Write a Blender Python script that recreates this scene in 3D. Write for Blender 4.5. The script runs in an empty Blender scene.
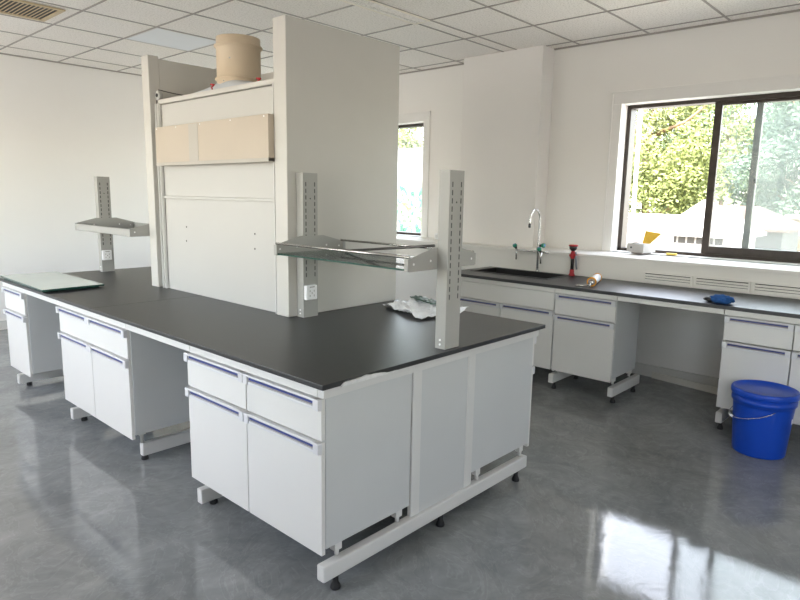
import bpy, bmesh, math, random
from mathutils import Vector, Matrix, noise
PI = math.pi
random.seed(7)
scene = bpy.context.scene
COL = scene.collection

# ------------------------------------------------------------------ materials
def mat(name, color, rough=0.5, metal=0.0, spec=0.5, vary=0.0, vscale=6.0, bump=0.0, bscale=40.0, coat=0.0, trans=0.0, ior=1.45):
    m = bpy.data.materials.new(name); m.use_nodes = True
    nt = m.node_tree; b = nt.nodes['Principled BSDF']
    b.inputs['Base Color'].default_value = (*color, 1)
    b.inputs['Roughness'].default_value = rough
    b.inputs['Metallic'].default_value = metal
    b.inputs['Specular IOR Level'].default_value = spec
    b.inputs['Coat Weight'].default_value = coat; b.inputs['Coat Roughness'].default_value = .28
    b.inputs['Transmission Weight'].default_value = trans
    b.inputs['IOR'].default_value = ior
    tc = nt.nodes.new('ShaderNodeTexCoord')
    if vary > 0:
        n = nt.nodes.new('ShaderNodeTexNoise'); n.inputs['Scale'].default_value = vscale; n.inputs['Detail'].default_value = 5
        nt.links.new(tc.outputs['Object'], n.inputs['Vector'])
        r = nt.nodes.new('ShaderNodeValToRGB')
        r.color_ramp.elements[0].position = 0.3; r.color_ramp.elements[1].position = 0.7
        r.color_ramp.elements[0].color = (*[c*(1-vary) for c in color], 1)
        r.color_ramp.elements[1].color = (*[min(1, c*(1+vary)) for c in color], 1)
        nt.links.new(n.outputs['Fac'], r.inputs['Fac']); nt.links.new(r.outputs['Color'], b.inputs['Base Color'])
    if bump > 0:
        n2 = nt.nodes.new('ShaderNodeTexNoise'); n2.inputs['Scale'].default_value = bscale; n2.inputs['Detail'].default_value = 3
        nt.links.new(tc.outputs['Object'], n2.inputs['Vector'])
        bp = nt.nodes.new('ShaderNodeBump'); bp.inputs['Strength'].default_value = bump; bp.inputs['Distance'].default_value = 0.004
        nt.links.new(n2.outputs['Fac'], bp.inputs['Height']); nt.links.new(bp.outputs['Normal'], b.inputs['Normal'])
    return m

M = {}
M['wall'] = mat('wall_paint', (.85,.835,.81), .85, spec=.2, vary=.015, vscale=1.2)
M['pier'] = mat('pier_paint', (.84,.82,.80), .85, spec=.2, vary=.015, vscale=1.2)
M['ledge'] = mat('ledge_paint', (.80,.785,.75), .6, vary=.015, vscale=2)
M['casing'] = mat('casing_paint', (.82,.81,.79), .6, vary=.01, vscale=3)
M['white'] = mat('white_laminate', (.70,.69,.66), .38, vary=.012, vscale=2.5)
M['carcass'] = mat('carcass_laminate', (.57,.58,.575), .42, vary=.02, vscale=3)
M['steel_white'] = mat('powder_coated_steel', (.66,.655,.635), .35, vary=.01)
M['handle'] = mat('handle_plastic', (.66,.66,.67), .35)
M['groove'] = mat('handle_groove', (.30,.27,.26), .5)
M['blue_strip'] = mat('blue_strip', (.03,.055,.24), .3)
M['top'] = mat('black_worktop', (.016,.017,.019), .40, spec=1.0, vary=.12, vscale=30, bump=.05, bscale=220)
M['black'] = mat('black_rubber', (.015,.015,.016), .55, vary=.1)
M['film'] = mat('white_film', (.72,.72,.71), .4, vary=.08, vscale=40)
M['hood'] = mat('hood_coated_steel', (.56,.545,.505), .42, vary=.01)
M['hood_in'] = mat('hood_lining', (.52,.51,.48), .4, vary=.01, vscale=2)
M['beige'] = mat('beige_board', (.50,.43,.345), .5, vary=.02, vscale=4)
M['beige_pale'] = mat('pale_board', (.45,.42,.37), .5, vary=.02)
M['duct'] = mat('beige_plastic_duct', (.62,.51,.37), .45, vary=.03)
M['plenum'] = mat('grey_blue_plenum', (.50,.53,.56), .5, vary=.03)
M['grey'] = mat('grey_coated_steel', (.38,.375,.35), .4, vary=.02)
M['greyd'] = mat('dark_slot', (.06,.06,.06), .7)
M['steel'] = mat('stainless_steel', (.62,.60,.57), .25, metal=1, vary=.04, vscale=20)
M['chrome'] = mat('chrome', (.78,.78,.79), .22, metal=.75, vary=.02)
M['darkrod'] = mat('dark_steel_rod', (.10,.095,.09), .35, metal=.6, vary=.05)
M['screw'] = mat('screw_head_and_lit_hole', (.85,.85,.84), .3, metal=.2)  # screws, and the brightness showing through the bracket holes
M['socket'] = mat('socket_plastic', (.84,.84,.85), .3)
M['red'] = mat('red_plastic', (.50,.03,.04), .4, vary=.05)
M['blackp'] = mat('black_plastic', (.02,.02,.022), .4, vary=.05)
M['levergrey'] = mat('grey_lever', (.22,.24,.28), .4)
M['green'] = mat('green_knob', (.01,.25,.17), .35, vary=.04)
M['bluecap'] = mat('blue_cap', (.02,.16,.45), .35)
M['orange'] = mat('orange_ring', (.80,.36,.03), .4, vary=.05)
M['tube'] = mat('white_tube', (.80,.82,.86), .3, vary=.02)
M['cloth'] = mat('blue_cloth', (.03,.10,.30), .9, spec=.1, vary=.2, vscale=40, bump=.5, bscale=150)
M['bucket'] = mat('blue_bucket', (.006,.062,.47), .3, vary=.04, vscale=5, spec=.5)
M['cardboard'] = mat('pale_cardboard', (.50,.49,.475), .6, vary=.03)
M['yellow'] = mat('yellow_paper', (.90,.56,.07), .6, vary=.12, vscale=12)
M['yellowb'] = mat('yellow_block', (.80,.60,.12), .6, vary=.05)
M['paper'] = mat('white_packing', (.85,.85,.86), .45, vary=.06, vscale=18)
M['packet'] = mat('dark_green_packet', (.06,.11,.08), .4, vary=.2, vscale=25)
M['frame'] = mat('dark_window_frame', (.045,.033,.026), .45, vary=.25, vscale=14)
M['frameo'] = mat('veiled_grey_frame', (.16,.17,.16), .45, vary=.15, vscale=14)  # paler grey puts the front pane's veil into the frame colour
M['tbar'] = mat('ceiling_tee', (.36,.335,.31), .5, vary=.05)
M['ventm'] = mat('tan_vent', (.56,.45,.29), .5, vary=.05)
M['diff'] = mat('cream_metal', (.85,.80,.70), .4, vary=.02)
M['panelw'] = mat('opal_panel', (.76,.80,.84), .3, vary=.01)
M['skirt'] = mat('skirting', (.66,.65,.62), .5, vary=.02)
M['plank'] = mat('painted_plank', (.75,.72,.66), .5, vary=.05)
M['glassfilm'] = mat('film_covered_glass', (.56,.63,.60), .22, vary=.02, vscale=3)
M['glassedge'] = mat('dark_green_glass_edge', (.02,.07,.055), .2, vary=.05)
# exterior
M['leafy'] = mat('sunny_leaf', (.165,.19,.055), .6, vary=.3, vscale=1.2)
M['leafd'] = mat('deep_leaf', (.075,.12,.05), .6, vary=.3, vscale=1.2)
M['leafc'] = mat('blue_green_leaf', (.075,.12,.075), .6, vary=.3, vscale=1.2)
M['bark'] = mat('bark', (.30,.19,.12), .9, vary=.3, vscale=8, bump=.4)
M['roofw'] = mat('pale_sheet_roof', (.34,.325,.31), .7, vary=.05, vscale=1)
M['roofr'] = mat('clay_roof', (.080,.048,.036), .8, vary=.25, vscale=7)
M['hwall'] = mat('plaster_house', (.34,.32,.30), .8, vary=.04)
M['hwalld'] = mat('grey_house', (.065,.061,.057), .8, vary=.08)
M['ywall'] = mat('ochre_wall', (.13,.09,.05), .8, vary=.15, vscale=2)
M['ground'] = mat('dirt_ground', (.34,.32,.27), .95, vary=.15, vscale=.5)
M['pole'] = mat('white_pole', (.85,.85,.84), .5, vary=.03)

def m_floor():
    m = bpy.data.materials.new('grey_epoxy_floor'); m.use_nodes = True
    nt = m.node_tree; b = nt.nodes['Principled BSDF']; L = nt.links.new
    tc = nt.nodes.new('ShaderNodeTexCoord')
    n1 = nt.nodes.new('ShaderNodeTexNoise'); n1.inputs['Scale'].default_value = 1.3; n1.inputs['Detail'].default_value = 7; n1.inputs['Distortion'].default_value = 1.6; n1.inputs['Roughness'].default_value = .6
    n2 = nt.nodes.new('ShaderNodeTexNoise'); n2.inputs['Scale'].default_value = 4.0; n2.inputs['Detail'].default_value = 9; n2.inputs['Distortion'].default_value = 3.2; n2.inputs['Roughness'].default_value = .62
    L(tc.outputs['Object'], n1.inputs['Vector']); L(tc.outputs['Object'], n2.inputs['Vector'])
    r1 = nt.nodes.new('ShaderNodeValToRGB')
    r1.color_ramp.elements[0].position = .33; r1.color_ramp.elements[1].position = .68
    r1.color_ramp.elements[0].color = (.175,.184,.187,1); r1.color_ramp.elements[1].color = (.255,.263,.263,1)
    r2 = nt.nodes.new('ShaderNodeValToRGB')
    r2.color_ramp.elements[0].position = .40; r2.color_ramp.elements[1].position = .66
    r2.color_ramp.elements[0].color = (.92,.925,.93,1); r2.color_ramp.elements[1].color = (1.10,1.10,1.09,1)
    n3 = nt.nodes.new('ShaderNodeTexNoise'); n3.inputs['Scale'].default_value = 2.2; n3.inputs['Detail'].default_value = 4; n3.inputs['Distortion'].default_value = 5.0; n3.inputs['Roughness'].default_value = .55
    L(tc.outputs['Object'], n3.inputs['Vector'])
    r3 = nt.nodes.new('ShaderNodeValToRGB'); cr = r3.color_ramp
    cr.elements[0].position = .40; cr.elements[0].color = (1,1,1,1); cr.elements[1].position = .60; cr.elements[1].color = (1,1,1,1)
    for p_, v_ in ((.455,.93),(.485,1.0),(.505,1.14),(.522,1.0)):
        e = cr.elements.new(p_); e.color = (v_, v_, v_, 1)
    L(n3.outputs['Fac'], r3.inputs['Fac'])
    mv = nt.nodes.new('ShaderNodeMix'); mv.data_type = 'RGBA'; mv.blend_type = 'MULTIPLY'; mv.inputs['Factor'].default_value = 1
    L(n1.outputs['Fac'], r1.inputs['Fac']); L(n2.outputs['Fac'], r2.inputs['Fac'])
    mx = nt.nodes.new('ShaderNodeMix'); mx.data_type = 'RGBA'; mx.blend_type = 'MULTIPLY'; mx.inputs['Factor'].default_value = 1
    L(r1.outputs['Color'], mx.inputs['A']); L(r2.outputs['Color'], mx.inputs['B']); L(mx.outputs['Result'], mv.inputs['A']); L(r3.outputs['Color'], mv.inputs['B']); L(mv.outputs['Result'], b.inputs['Base Color'])
    b.inputs['Roughness'].default_value = .07; b.inputs['Specular IOR Level'].default_value = .5; b.inputs['IOR'].default_value = 1.53
    rr = nt.nodes.new('ShaderNodeMapRange'); rr.inputs['To Min'].default_value = .01; rr.inputs['To Max'].default_value = .04
    L(n2.outputs['Fac'], rr.inputs['Value']); L(rr.outputs['Result'], b.inputs['Roughness'])
    bp = nt.nodes.new('ShaderNodeBump'); bp.inputs['Strength'].default_value = .045; bp.inputs['Distance'].default_value = .012
    L(n2.outputs['Fac'], bp.inputs['Height']); L(bp.outputs['Normal'], b.inputs['Normal'])
    return m
M['floor'] = m_floor()

def m_tile():
    m = bpy.data.materials.new('mineral_ceiling_tile'); m.use_nodes = True
    nt = m.node_tree; b = nt.nodes['Principled BSDF']; L = nt.links.new
    tc = nt.nodes.new('ShaderNodeTexCoord')
    n = nt.nodes.new('ShaderNodeTexNoise'); n.inputs['Scale'].default_value = 75; n.inputs['Detail'].default_value = 4; n.inputs['Roughness'].default_value = .7
    L(tc.outputs['Object'], n.inputs['Vector'])
    r = nt.nodes.new('ShaderNodeValToRGB')
    r.color_ramp.elements[0].position = .34; r.color_ramp.elements[1].position = .50
    r.color_ramp.elements[0].color = (.64,.61,.57,1); r.color_ramp.elements[1].color = (.90,.87,.83,1)
    L(n.outputs['Fac'], r.inputs['Fac']); L(r.outputs['Color'], b.inputs['Base Color'])
    b.inputs['Roughness'].default_value = .95; b.inputs['Specular IOR Level'].default_value = .1
    return m
M['tile'] = m_tile()

def m_glass(name, color, rough=0.0, tint=.92, haze=0.0):
    m = bpy.data.materials.new(name); m.use_nodes = True
    nt = m.node_tree; L = nt.links.new
    for n in list(nt.nodes):
        if n.type != 'OUTPUT_MATERIAL': nt.nodes.remove(n)
    out = nt.nodes[0]
    tr = nt.nodes.new('ShaderNodeBsdfTransparent'); tr.inputs['Color'].default_value = (*color, 1)
    gl = nt.nodes.new('ShaderNodeBsdfGlossy'); gl.inputs['Roughness'].default_value = rough
    fr = nt.nodes.new('ShaderNodeFresnel'); fr.inputs['IOR'].default_value = 1.1
    mx = nt.nodes.new('ShaderNodeMixShader')
    L(fr.outputs['Fac'], mx.inputs['Fac']); L(tr.outputs[0], mx.inputs[1]); L(gl.outputs[0], mx.inputs[2])
    last = mx
    if haze > 0:
        df = nt.nodes.new('ShaderNodeBsdfDiffuse'); df.inputs['Color'].default_value = (.8,.83,.82,1)
        tl = nt.nodes.new('ShaderNodeBsdfTranslucent'); tl.inputs['Color'].default_value = (.8,.84,.83,1)
        ad = nt.nodes.new('ShaderNodeMixShader'); ad.inputs['Fac'].default_value = .7
        L(df.outputs[0], ad.inputs[1]); L(tl.outputs[0], ad.inputs[2])
        m2 = nt.nodes.new('ShaderNodeMixShader')
        tc = nt.nodes.new('ShaderNodeTexCoord'); n = nt.nodes.new('ShaderNodeTexNoise'); n.inputs['Scale'].default_value = 5
        L(tc.outputs['Object'], n.inputs['Vector'])
        mr = nt.nodes.new('ShaderNodeMapRange'); mr.inputs['To Min'].default_value = haze*.8; mr.inputs['To Max'].default_value = haze*1.2
        L(n.outputs['Fac'], mr.inputs['Value']); L(mr.outputs['Result'], m2.inputs['Fac'])
        L(mx.outputs[0], m2.inputs[1]); L(ad.outputs[0], m2.inputs[2]); last = m2
    L(last.outputs[0], out.inputs['Surface'])
    return m
M['glass'] = m_glass('hazy_window_glass', (.95,.965,.955), haze=.045)  # slight whitish haze mixed into clear glass
M['shelfglass'] = m_glass('shelf_glass', (.84,.92,.89), haze=.10)

def m_mural():
    m = bpy.data.materials.new('painted_garden_wall'); m.use_nodes = True
    nt = m.node_tree; b = nt.nodes['Principled BSDF']; L = nt.links.new
    tc = nt.nodes.new('ShaderNodeTexCoord')
    n = nt.nodes.new('ShaderNodeTexNoise'); n.inputs['Scale'].default_value = 2.6; n.inputs['Detail'].default_value = 1.5; n.inputs['Distortion'].default_value = 2.5
    L(tc.outputs['Object'], n.inputs['Vector'])
    r = nt.nodes.new('ShaderNodeValToRGB'); cr = r.color_ramp; cr.interpolation = 'CONSTANT'
    cr.elements[0].position = 0; cr.elements[0].color = (.006,.062,.035,1)
    cr.elements[1].position = .42; cr.elements[1].color = (.012,.10,.078,1)
    for p, c in ((.47,(.22,.215,.21)),(.53,(.13,.075,.022)),(.56,(.22,.215,.20)),(.60,(.025,.085,.02)),(.68,(.22,.215,.21))):
        e = cr.elements.new(p); e.color = (*c, 1)
    L(n.outputs['Fac'], r.inputs['Fac'])
    sx = nt.nodes.new('ShaderNodeSeparateXYZ'); L(tc.outputs['Object'], sx.inputs[0])
    n2 = nt.nodes.new('ShaderNodeTexNoise'); n2.inputs['Scale'].default_value = 2.0; L(tc.outputs['Object'], n2.inputs['Vector'])
    ad = nt.nodes.new('ShaderNodeMath'); ad.operation = 'MULTIPLY_ADD'; ad.inputs[1].default_value = .9; L(n2.outputs['Fac'], ad.inputs[0]); L(sx.outputs['Z'], ad.inputs[2])
    lt = nt.nodes.new('ShaderNodeMath'); lt.operation = 'LESS_THAN'; lt.inputs[1].default_value = 5.75; L(ad.outputs[0], lt.inputs[0])
    mx = nt.nodes.new('ShaderNodeMix'); mx.data_type = 'RGBA'; mx.inputs['A'].default_value = (.24,.237,.235,1)
    L(lt.outputs[0], mx.inputs['Factor']); L(r.outputs['Color'], mx.inputs['B']); L(mx.outputs['Result'], b.inputs['Base Color'])
    b.inputs['Roughness'].default_value = .8
    return m
M['mural'] = m_mural()

# ------------------------------------------------------------------ mesh builder
class B:
    def __init__(s): s.v = []; s.f = []; s.mi = []; s.mats = []; s.sm = []
    def _m(s, m):
        if m is None: return 0
        if m not in s.mats: s.mats.append(m)
        return s.mats.index(m)
    def add(s, vs, fs, m=None, smooth=False):
        o = len(s.v); k = s._m(m); s.v += [Vector(v) for v in vs]
        for f in fs: s.f.append([i+o for i in f]); s.mi.append(k); s.sm.append(smooth)
        return s
    def box(s, x0, x1, y0, y1, z0, z1, m=None):
        vs = [(x,y,z) for x in (x0,x1) for y in (y0,y1) for z in (z0,z1)]
        return s.add(vs, [(0,1,3,2),(4,6,7,5),(0,4,5,1),(2,3,7,6),(0,2,6,4),(1,5,7,3)], m)
    def prism(s, poly, vec, m=None):           # poly: list of 3D points, extruded along vec
        n = len(poly); vec = Vector(vec); a = [Vector(p) for p in poly]
        return s.add(a+[p+vec for p in a], [list(range(n))[::-1], list(range(n,2*n))]+[(i,(i+1)%n,(i+1)%n+n,i+n) for i in range(n)], m)
    def tube(s, pts, r, n=12, m=None, cap=True):
        pts = [Vector(p) for p in pts]; rs = r if isinstance(r,(list,tuple)) else [r]*len(pts)
        vs = []; fs = []
        t = (pts[1]-pts[0]).normalized(); u = t.orthogonal().normalized()
        for i, p in enumerate(pts):
            if i == 0: d = pts[1]-pts[0]
            elif i == len(pts)-1: d = pts[-1]-pts[-2]
            else: d = (pts[i+1]-p).normalized()+(p-pts[i-1]).normalized()
            d.normalize(); u = (u-d*u.dot(d)).normalized(); w = d.cross(u)
            for k in range(n):
                a = 2*PI*k/n; vs.append(p+(u*math.cos(a)+w*math.sin(a))*rs[i])
        for i in range(len(pts)-1):
            for k in range(n):
                fs.append((i*n+k, i*n+(k+1)%n, (i+1)*n+(k+1)%n, (i+1)*n+k))
        s.add(vs, fs, m, True)
        if cap:
            o = len(s.v)-len(vs); k2 = s._m(m)
            s.f.append([o+k for k in range(n)][::-1]); s.mi.append(k2); s.sm.append(False)
            s.f.append([o+(len(pts)-1)*n+k for k in range(n)]); s.mi.append(k2); s.sm.append(False)
        return s
    def lathe(s, prof, c=(0,0,0), n=40, m=None, axis='z', smooth=True):   # prof: (r, h)
        vs = []; fs = []
        for r, h in prof:
            for k in range(n):
                a = 2*PI*k/n; p = (r*math.cos(a), r*math.sin(a), h)
                if axis == 'x': p = (p[2], p[0], p[1])
                if axis == 'y': p = (p[1], p[2], p[0])
                vs.append(Vector(p)+Vector(c))
        for i in range(len(prof)-1):
            for k in range(n): fs.append((i*n+k, i*n+(k+1)%n, (i+1)*n+(k+1)%n, (i+1)*n+k))
        fs.append(tuple(range(n))[::-1]); fs.append(tuple((len(prof)-1)*n+k for k in range(n)))
        return s.add(vs, fs, m, smooth)
    def build(s, name, m, parent=None, bevel=0.0, seg=2, base=None):
        me = bpy.data.meshes.new(name)
        org = ORG[parent.name] if parent else None
        if org is None:
            if base is not None: org = Vector(base)
            else:
                xs = [v.x for v in s.v]; ys = [v.y for v in s.v]; zs = [v.z for v in s.v]
                org = Vector(((min(xs)+max(xs))/2, (min(ys)+max(ys))/2, min(zs)))
        me.from_pydata([v-org for v in s.v], [], s.f)
        mats = s.mats if s.mats else []
        if any(f == 0 for f in s.mi) and not s.mats: mats = [m]
        for k in (mats or [m]): me.materials.append(k)
        for p, k, sm in zip(me.polygons, s.mi, s.sm): p.material_index = k; p.use_smooth = sm
        bm = bmesh.new(); bm.from_mesh(me); bmesh.ops.recalc_face_normals(bm, faces=bm.faces); bm.to_mesh(me); bm.free()
        o = bpy.data.objects.new(name, me); COL.objects.link(o)
        ORG[o.name] = org
        if parent: o.parent = parent
        else: o.location = org
        if bevel > 0:
            md = o.modifiers.new('bevel', 'BEVEL'); md.width = bevel; md.segments = seg; md.limit_method = 'ANGLE'; md.angle_limit = .6
            md.harden_normals = False
        return o
ORG = {}
def thing(name, label, cat, loc=(0,0,0), group=None):
    o = bpy.data.objects.new(name, None); COL.objects.link(o); o.location = loc; ORG[o.name] = Vector(loc)
    o.empty_display_size = .1
    return tag(o, label, cat, group)
def tag(o, label, cat, group=None, kind=None):
    o['label'] = label; o['category'] = cat
    if group: o['group'] = group
    if kind: o['kind'] = kind
    return o
def struct(b, name, m, parent=None, bevel=0.0):
    o = b.build(name, m, parent, bevel)
    if parent is None: o['kind'] = 'structure'
    return o

# ------------------------------------------------------------------ room shell
XW, XO = 4.08, 4.38          # window wall inner / outer face
OPX = (-.7, .4)              # made-up opening in the unseen right end wall, added for its daylight
YL, YR, XB = 6.0, -4.4, -2.4 # left wall, right end wall, wall behind the camera
H = 2.9
struct(B().box(XB-.3, XO, YR-.3, YL+.3, -.25, 0), 'floor', M['floor'])
cl = struct(B().box(XB-.3, XO, YR-.3, YL+.3, H, H+.2), 'ceiling', M['tile'])
XL = [-1.84,-1.20,-.56,.07,.70,1.30,1.945,2.60,3.25,3.92]
YLn = [-3.80,-3.18,-2.55,-1.92,-1.30,-.68,-.06,.565,1.19,1.745,1.89,2.50,3.09,3.70,4.33,4.95,5.60]
g = B()
for x in XL: g.box(x-.008, x+.008, YR, YL, H-.005, H+.01)
for y in YLn: g.box(XB, XW, y-.008, y+.008, H-.0045, H+.01)
g.build('ceiling_grid', M['tbar'], cl)
an = B()
an.box(XB, XW, YL-.022, YL, H-.012, H); an.box(XW-.02, XW, YR, YL, H-.012, H)
an.build('wall_angle', M['tbar'], cl)
struct(B().box(XB-.3, XO, YL, YL+.3, 0, H), 'wall_left', M['wall'])
w = B(); w.box(XB-.3, OPX[0], YR-.3, YR, 0, H); w.box(OPX[1], XO, YR-.3, YR, 0, H); w.box(*OPX, YR-.3, YR, 0, .8); w.box(*OPX, YR-.3, YR, 2.5, H)
struct(w, 'wall_right', M['wall'])
# wall behind the camera with four tall daylight openings
w = B(); WZ0, WZ1 = 1.0, 2.45
ys = [YR]
OPEN = [(-3.3,-2.35),(.3,1.5),(2.3,3.6),(4.3,5.7)]  # unseen openings; the first is added to light the island end panel
w.box(XB-.3, XB, YR, YL, 0, WZ0); w.box(XB-.3, XB, YR, YL, WZ1, H)
prev = YR
for a, b_ in OPEN: w.box(XB-.3, XB, prev, a, WZ0, WZ1); prev = b_
w.box(XB-.3, XB, prev, YL, WZ0, WZ1)
struct(w, 'wall_back', M['wall'])
for i, (a, b_) in enumerate(OPEN):
    f = B(); c = (a+b_)/2
    for y0, y1 in ((a, a+.05), (c-.03, c+.03), (b_-.05, b_)): f.box(XB-.18, XB-.12, y0, y1, WZ0, WZ1)
    f.box(XB-.18, XB-.12, a, b_, WZ0, WZ0+.05); f.box(XB-.18, XB-.12, a, b_, WZ1-.05, WZ1)
    struct(f, 'window_%d' % (i+3), M['frame'])
f = B()
for a, b_ in ((OPX[0], OPX[0]+.05), (-.18, -.12), (OPX[1]-.05, OPX[1])): f.box(a, b_, YR-.18, YR-.12, .8, 2.5)
f.box(*OPX, YR-.18, YR-.12, .8, .85); f.box(*OPX, YR-.18, YR-.12, 2.45, 2.5)
struct(f, 'window_7', M['frame'])  # frame of the added end-wall opening
# window wall
W1 = (-1.12, .76); W2 = (3.045, 5.4); Z0, Z1 = 1.05, 2.345
w = B()
w.box(XW, XO, YR, YL, 0, Z0); w.box(XW, XO, YR, YL, Z1, H)
w.box(XW, XO, YR, W1[0], Z0, Z1); w.box(XW, XO, W1[1], W2[0], Z0, Z1); w.box(XW, XO, W2[1], YL, Z0, Z1)
struct(w, 'wall_front', M['wall'])
struct(B().box(3.87, XW, 1.45, 2.36, 0, H), 'wall_pier', M['pier'], bevel=.008)
# boxed-in ledge under the windows
lb = B()
lb.box(3.65, XW, YR, YL, .80, 1.018); lb.box(3.632, XW, YR, 1.45, 1.018, 1.045); lb.box(3.632, XW, 2.36, YL, 1.018, 1.045); lb.box(3.632, 3.87, 1.45, 2.36, 1.018, 1.045)
struct(lb, 'window_ledge', M['ledge'], bevel=.004)
struct(B().box(3.95, XW, YR, YL, 0, .80), 'wall_spandrel', M['wall'])
sk = B(); sk.box(3.925, 3.95, YR, YL, 0, .10)
struct(sk, 'baseboard_front', M['skirt'], bevel=.003)
struct(B().box(XB, 3.92, YL-.018, YL, 0, .10), 'baseboard_left', M['skirt'], bevel=.003)
def casing(name, y0, y1):
    c = B(); t = .015
    c.box(XW-.014, XW, y0-.09, y1+.09, Z1, Z1+.10); c.box(XW-.014, XW, y1, y1+.09, Z0, Z1); c.box(XW-.014, XW, y0-.09, y0, Z0, Z1)
    c.box(XW-.020, XW, y1+.078, y1+.095, Z0, Z1+.105); c.box(XW-.020, XW, y0-.095, y0-.078, Z0, Z1+.105); c.box(XW-.020, XW, y0-.095, y1+.095, Z1+.09, Z1+.105)
    return struct(c, name, M['casing'], bevel=.002)
casing('trim_1', *W1); casing('trim_2', *W2)
sl = B(); sl.box(XW, 4.20, W1[0], W1[1], Z0-.006, Z0+.004); struct(sl, 'trim_3', M['casing'])
sl = B(); sl.box(XW, 4.20, W2[0], W2[1], Z0-.006, Z0+.004); struct(sl, 'trim_4', M['casing'])
# main window: dark sliding frame
wf = B()
y0, y1 = W1
wf.box(4.20, 4.32, y1-.035, y1, Z0, Z1); wf.box(4.20, 4.32, y0, y0+.035, Z0, Z1)
wf.box(4.20, 4.32, y0, y1, Z1-.03, Z1); wf.box(4.20, 4.32, y0, y1, Z0, Z0+.03)
win = struct(wf, 'window_1', M['frame'], bevel=.003)
# ragged sealant along the head of the frame
rg = B(); top = []; n = 60
for i in range(n+1):
    y = y0+.02+(y1-y0-.04)*i/n; d = .010+.012*abs(noise.noise(Vector((y*9, 3.1, 0))))+(.010 if y < 0 else 0)
    top.append((y, d))
rv = []
for y, d in top: rv += [(4.195, y, Z1), (4.195, y, Z1-.012-d), (4.22, y, Z1), (4.22, y, Z1-.012-d)]
rf = []
for i in range(n):
    a = i*4; b_ = a+4
    rf += [(a, b_, b_+1, a+1), (a+1, b_+1, b_+3, a+3), (a+2, a+3, b_+3, b_+2)]
rg.add(rv, rf); rg.build('head_sealant', M['frame'], win)
def sash(ya, yb, xa, xb, m, st=.058, bot=.062):
    f = B()
    f.box(xa, xb, yb-st, yb, Z0+.03, Z1-.028); f.box(xa, xb, ya, ya+st, Z0+.03, Z1-.028)
    f.box(xa, xb, ya+st, yb-st, Z0+.03, Z0+.03+bot); f.box(xa, xb, ya+st, yb-st, Z1-.058, Z1-.028)
    s_ = f.build('sash', m, win, bevel=.003)
    xm = (xa+xb)/2
    B().box(xm-.003, xm+.003, ya+st, yb-st, Z0+.03+bot, Z1-.058).build('pane', M['glass'], s_)
    return s_
sash(-1.085, .035, 4.215, 4.25, M['frame'])
s2 = sash(-1.085, -.262, 4.262, 4.30, M['frameo'], st=.05)
B().box(4.252, 4.262, -.315, -.300, 1.66, 1.70).build('latch', M['black'], s2)
# second window
y0, y1 = W2; wf = B()
wf.box(4.20, 4.32, y1-.035, y1, Z0, Z1); wf.box(4.20, 4.32, y0, y0+.012, Z0, Z1); wf.box(4.20, 4.32, y0, y1, Z1-.03, Z1); wf.box(4.20, 4.32, y0, y1, Z0, Z0+.03)
wf.box(4.21, 4.27, 4.20, 4.25, Z0+.03, Z1-.03)
w2 = struct(wf, 'window_2', M['frame'], bevel=.003)
B().box(4.245, 4.251, y0+.012, 4.20, Z0+.03, Z1-.03).build('pane', M['glass'], w2)
B().box(4.245, 4.251, 4.25, y1-.035, Z0+.03, Z1-.03).build('pane', M['glass'], w2)

# ------------------------------------------------------------------ cabinets
def cabinet(label, loc, cols, group, kind='drawers', depth=.492, rot=0, wide=False, zbot=.163, pegs=None):
    """front at local x=0 facing -x, y runs 0..w; loc is its near front floor corner"""
    t = thing('base_cabinet', label, 'cabinet', (0,0,0), group)
    w = sum(cols)
    c = B()
    c.box(.019, depth, 0, .018, .186, .786); c.box(.019, depth, w-.018, w, .186, .786); c.box(.019, depth, .018, w-.018, .186, .204)
    if kind != 'sink': c.box(.019, depth, .018, w-.018, .768, .786); c.box(depth-.012, depth, .018, w-.018, .204, .768)
    else: c.box(.019, .037, .018, w-.018, .640, .786)
    c.build('carcass', M['carcass'], t, bevel=.002)
    def handle(par, a, b_, zt):
        h = B()
        h.box(-.016, .004, a+.012, b_-.012, zt-.010, zt); h.box(-.012, .004, a+.012, b_-.012, zt-.042, zt-.030)
        h.box(-.018, .004, a-.001, a+.030, zt-.042, zt); h.box(-.018, .004, b_-.030, b_+.001, zt-.042, zt)
        h.build('handle', M['handle'], par, bevel=.003)
        B().box(-.004, .002, a+.03, b_-.03, zt-.031, zt-.011).build('handle_groove', M['groove'], par)
        B().box(-.009, -.004, a+.032, b_-.032, zt-.0215, zt-.0145).build('handle_strip', M['blue_strip'], par)
    y = 0
    spans = []
    for cw in cols: spans.append((y+.003, y+cw-.003)); y += cw
    if kind == 'sink':
        B().box(0, .018, .003, w-.003, .645, .784).build('false_front', M['white'], t, bevel=.002)
        for a, b_ in spans:
            d = B().box(0, .018, a, b_, zbot, .638).build('door', M['white'], t, bevel=.002); handle(d, a, b_, .638)
    else:
        if wide:
            d = B().box(0, .018, .003, w-.003, .621, .782).build('drawer', M['white'], t, bevel=.002)
            for a, b_ in spans: handle(d, a, b_, .782)
        for a, b_ in spans:
            if not wide:
                d = B().box(0, .018, a, b_, .621, .782).build('drawer', M['white'], t, bevel=.002); handle(d, a, b_, .782)
            d = B().box(0, .018, a, b_, zbot, .614).build('door', M['white'], t, bevel=.002); handle(d, a, b_, .614)
    # plastic adjusters standing on the foot rails
    for yy, zp in (pegs or ((.02, .1305), (w-.02, .1305))):
        for xx in (.085, depth-.06):
            ad = B(); ad.lathe([(.009,zp),(.010,.15),(.013,.158)], (xx, yy, 0), 12); ad.box(xx-.020, xx+.016, max(yy-.016, .002), min(yy+.016, w-.002), .156, .186)
            ad.build('adjuster', M['steel_white'], t)
    t.location = loc; t.rotation_euler = (0,0,rot)
    return t
G1 = 'cabinets under the island bench'
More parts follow.
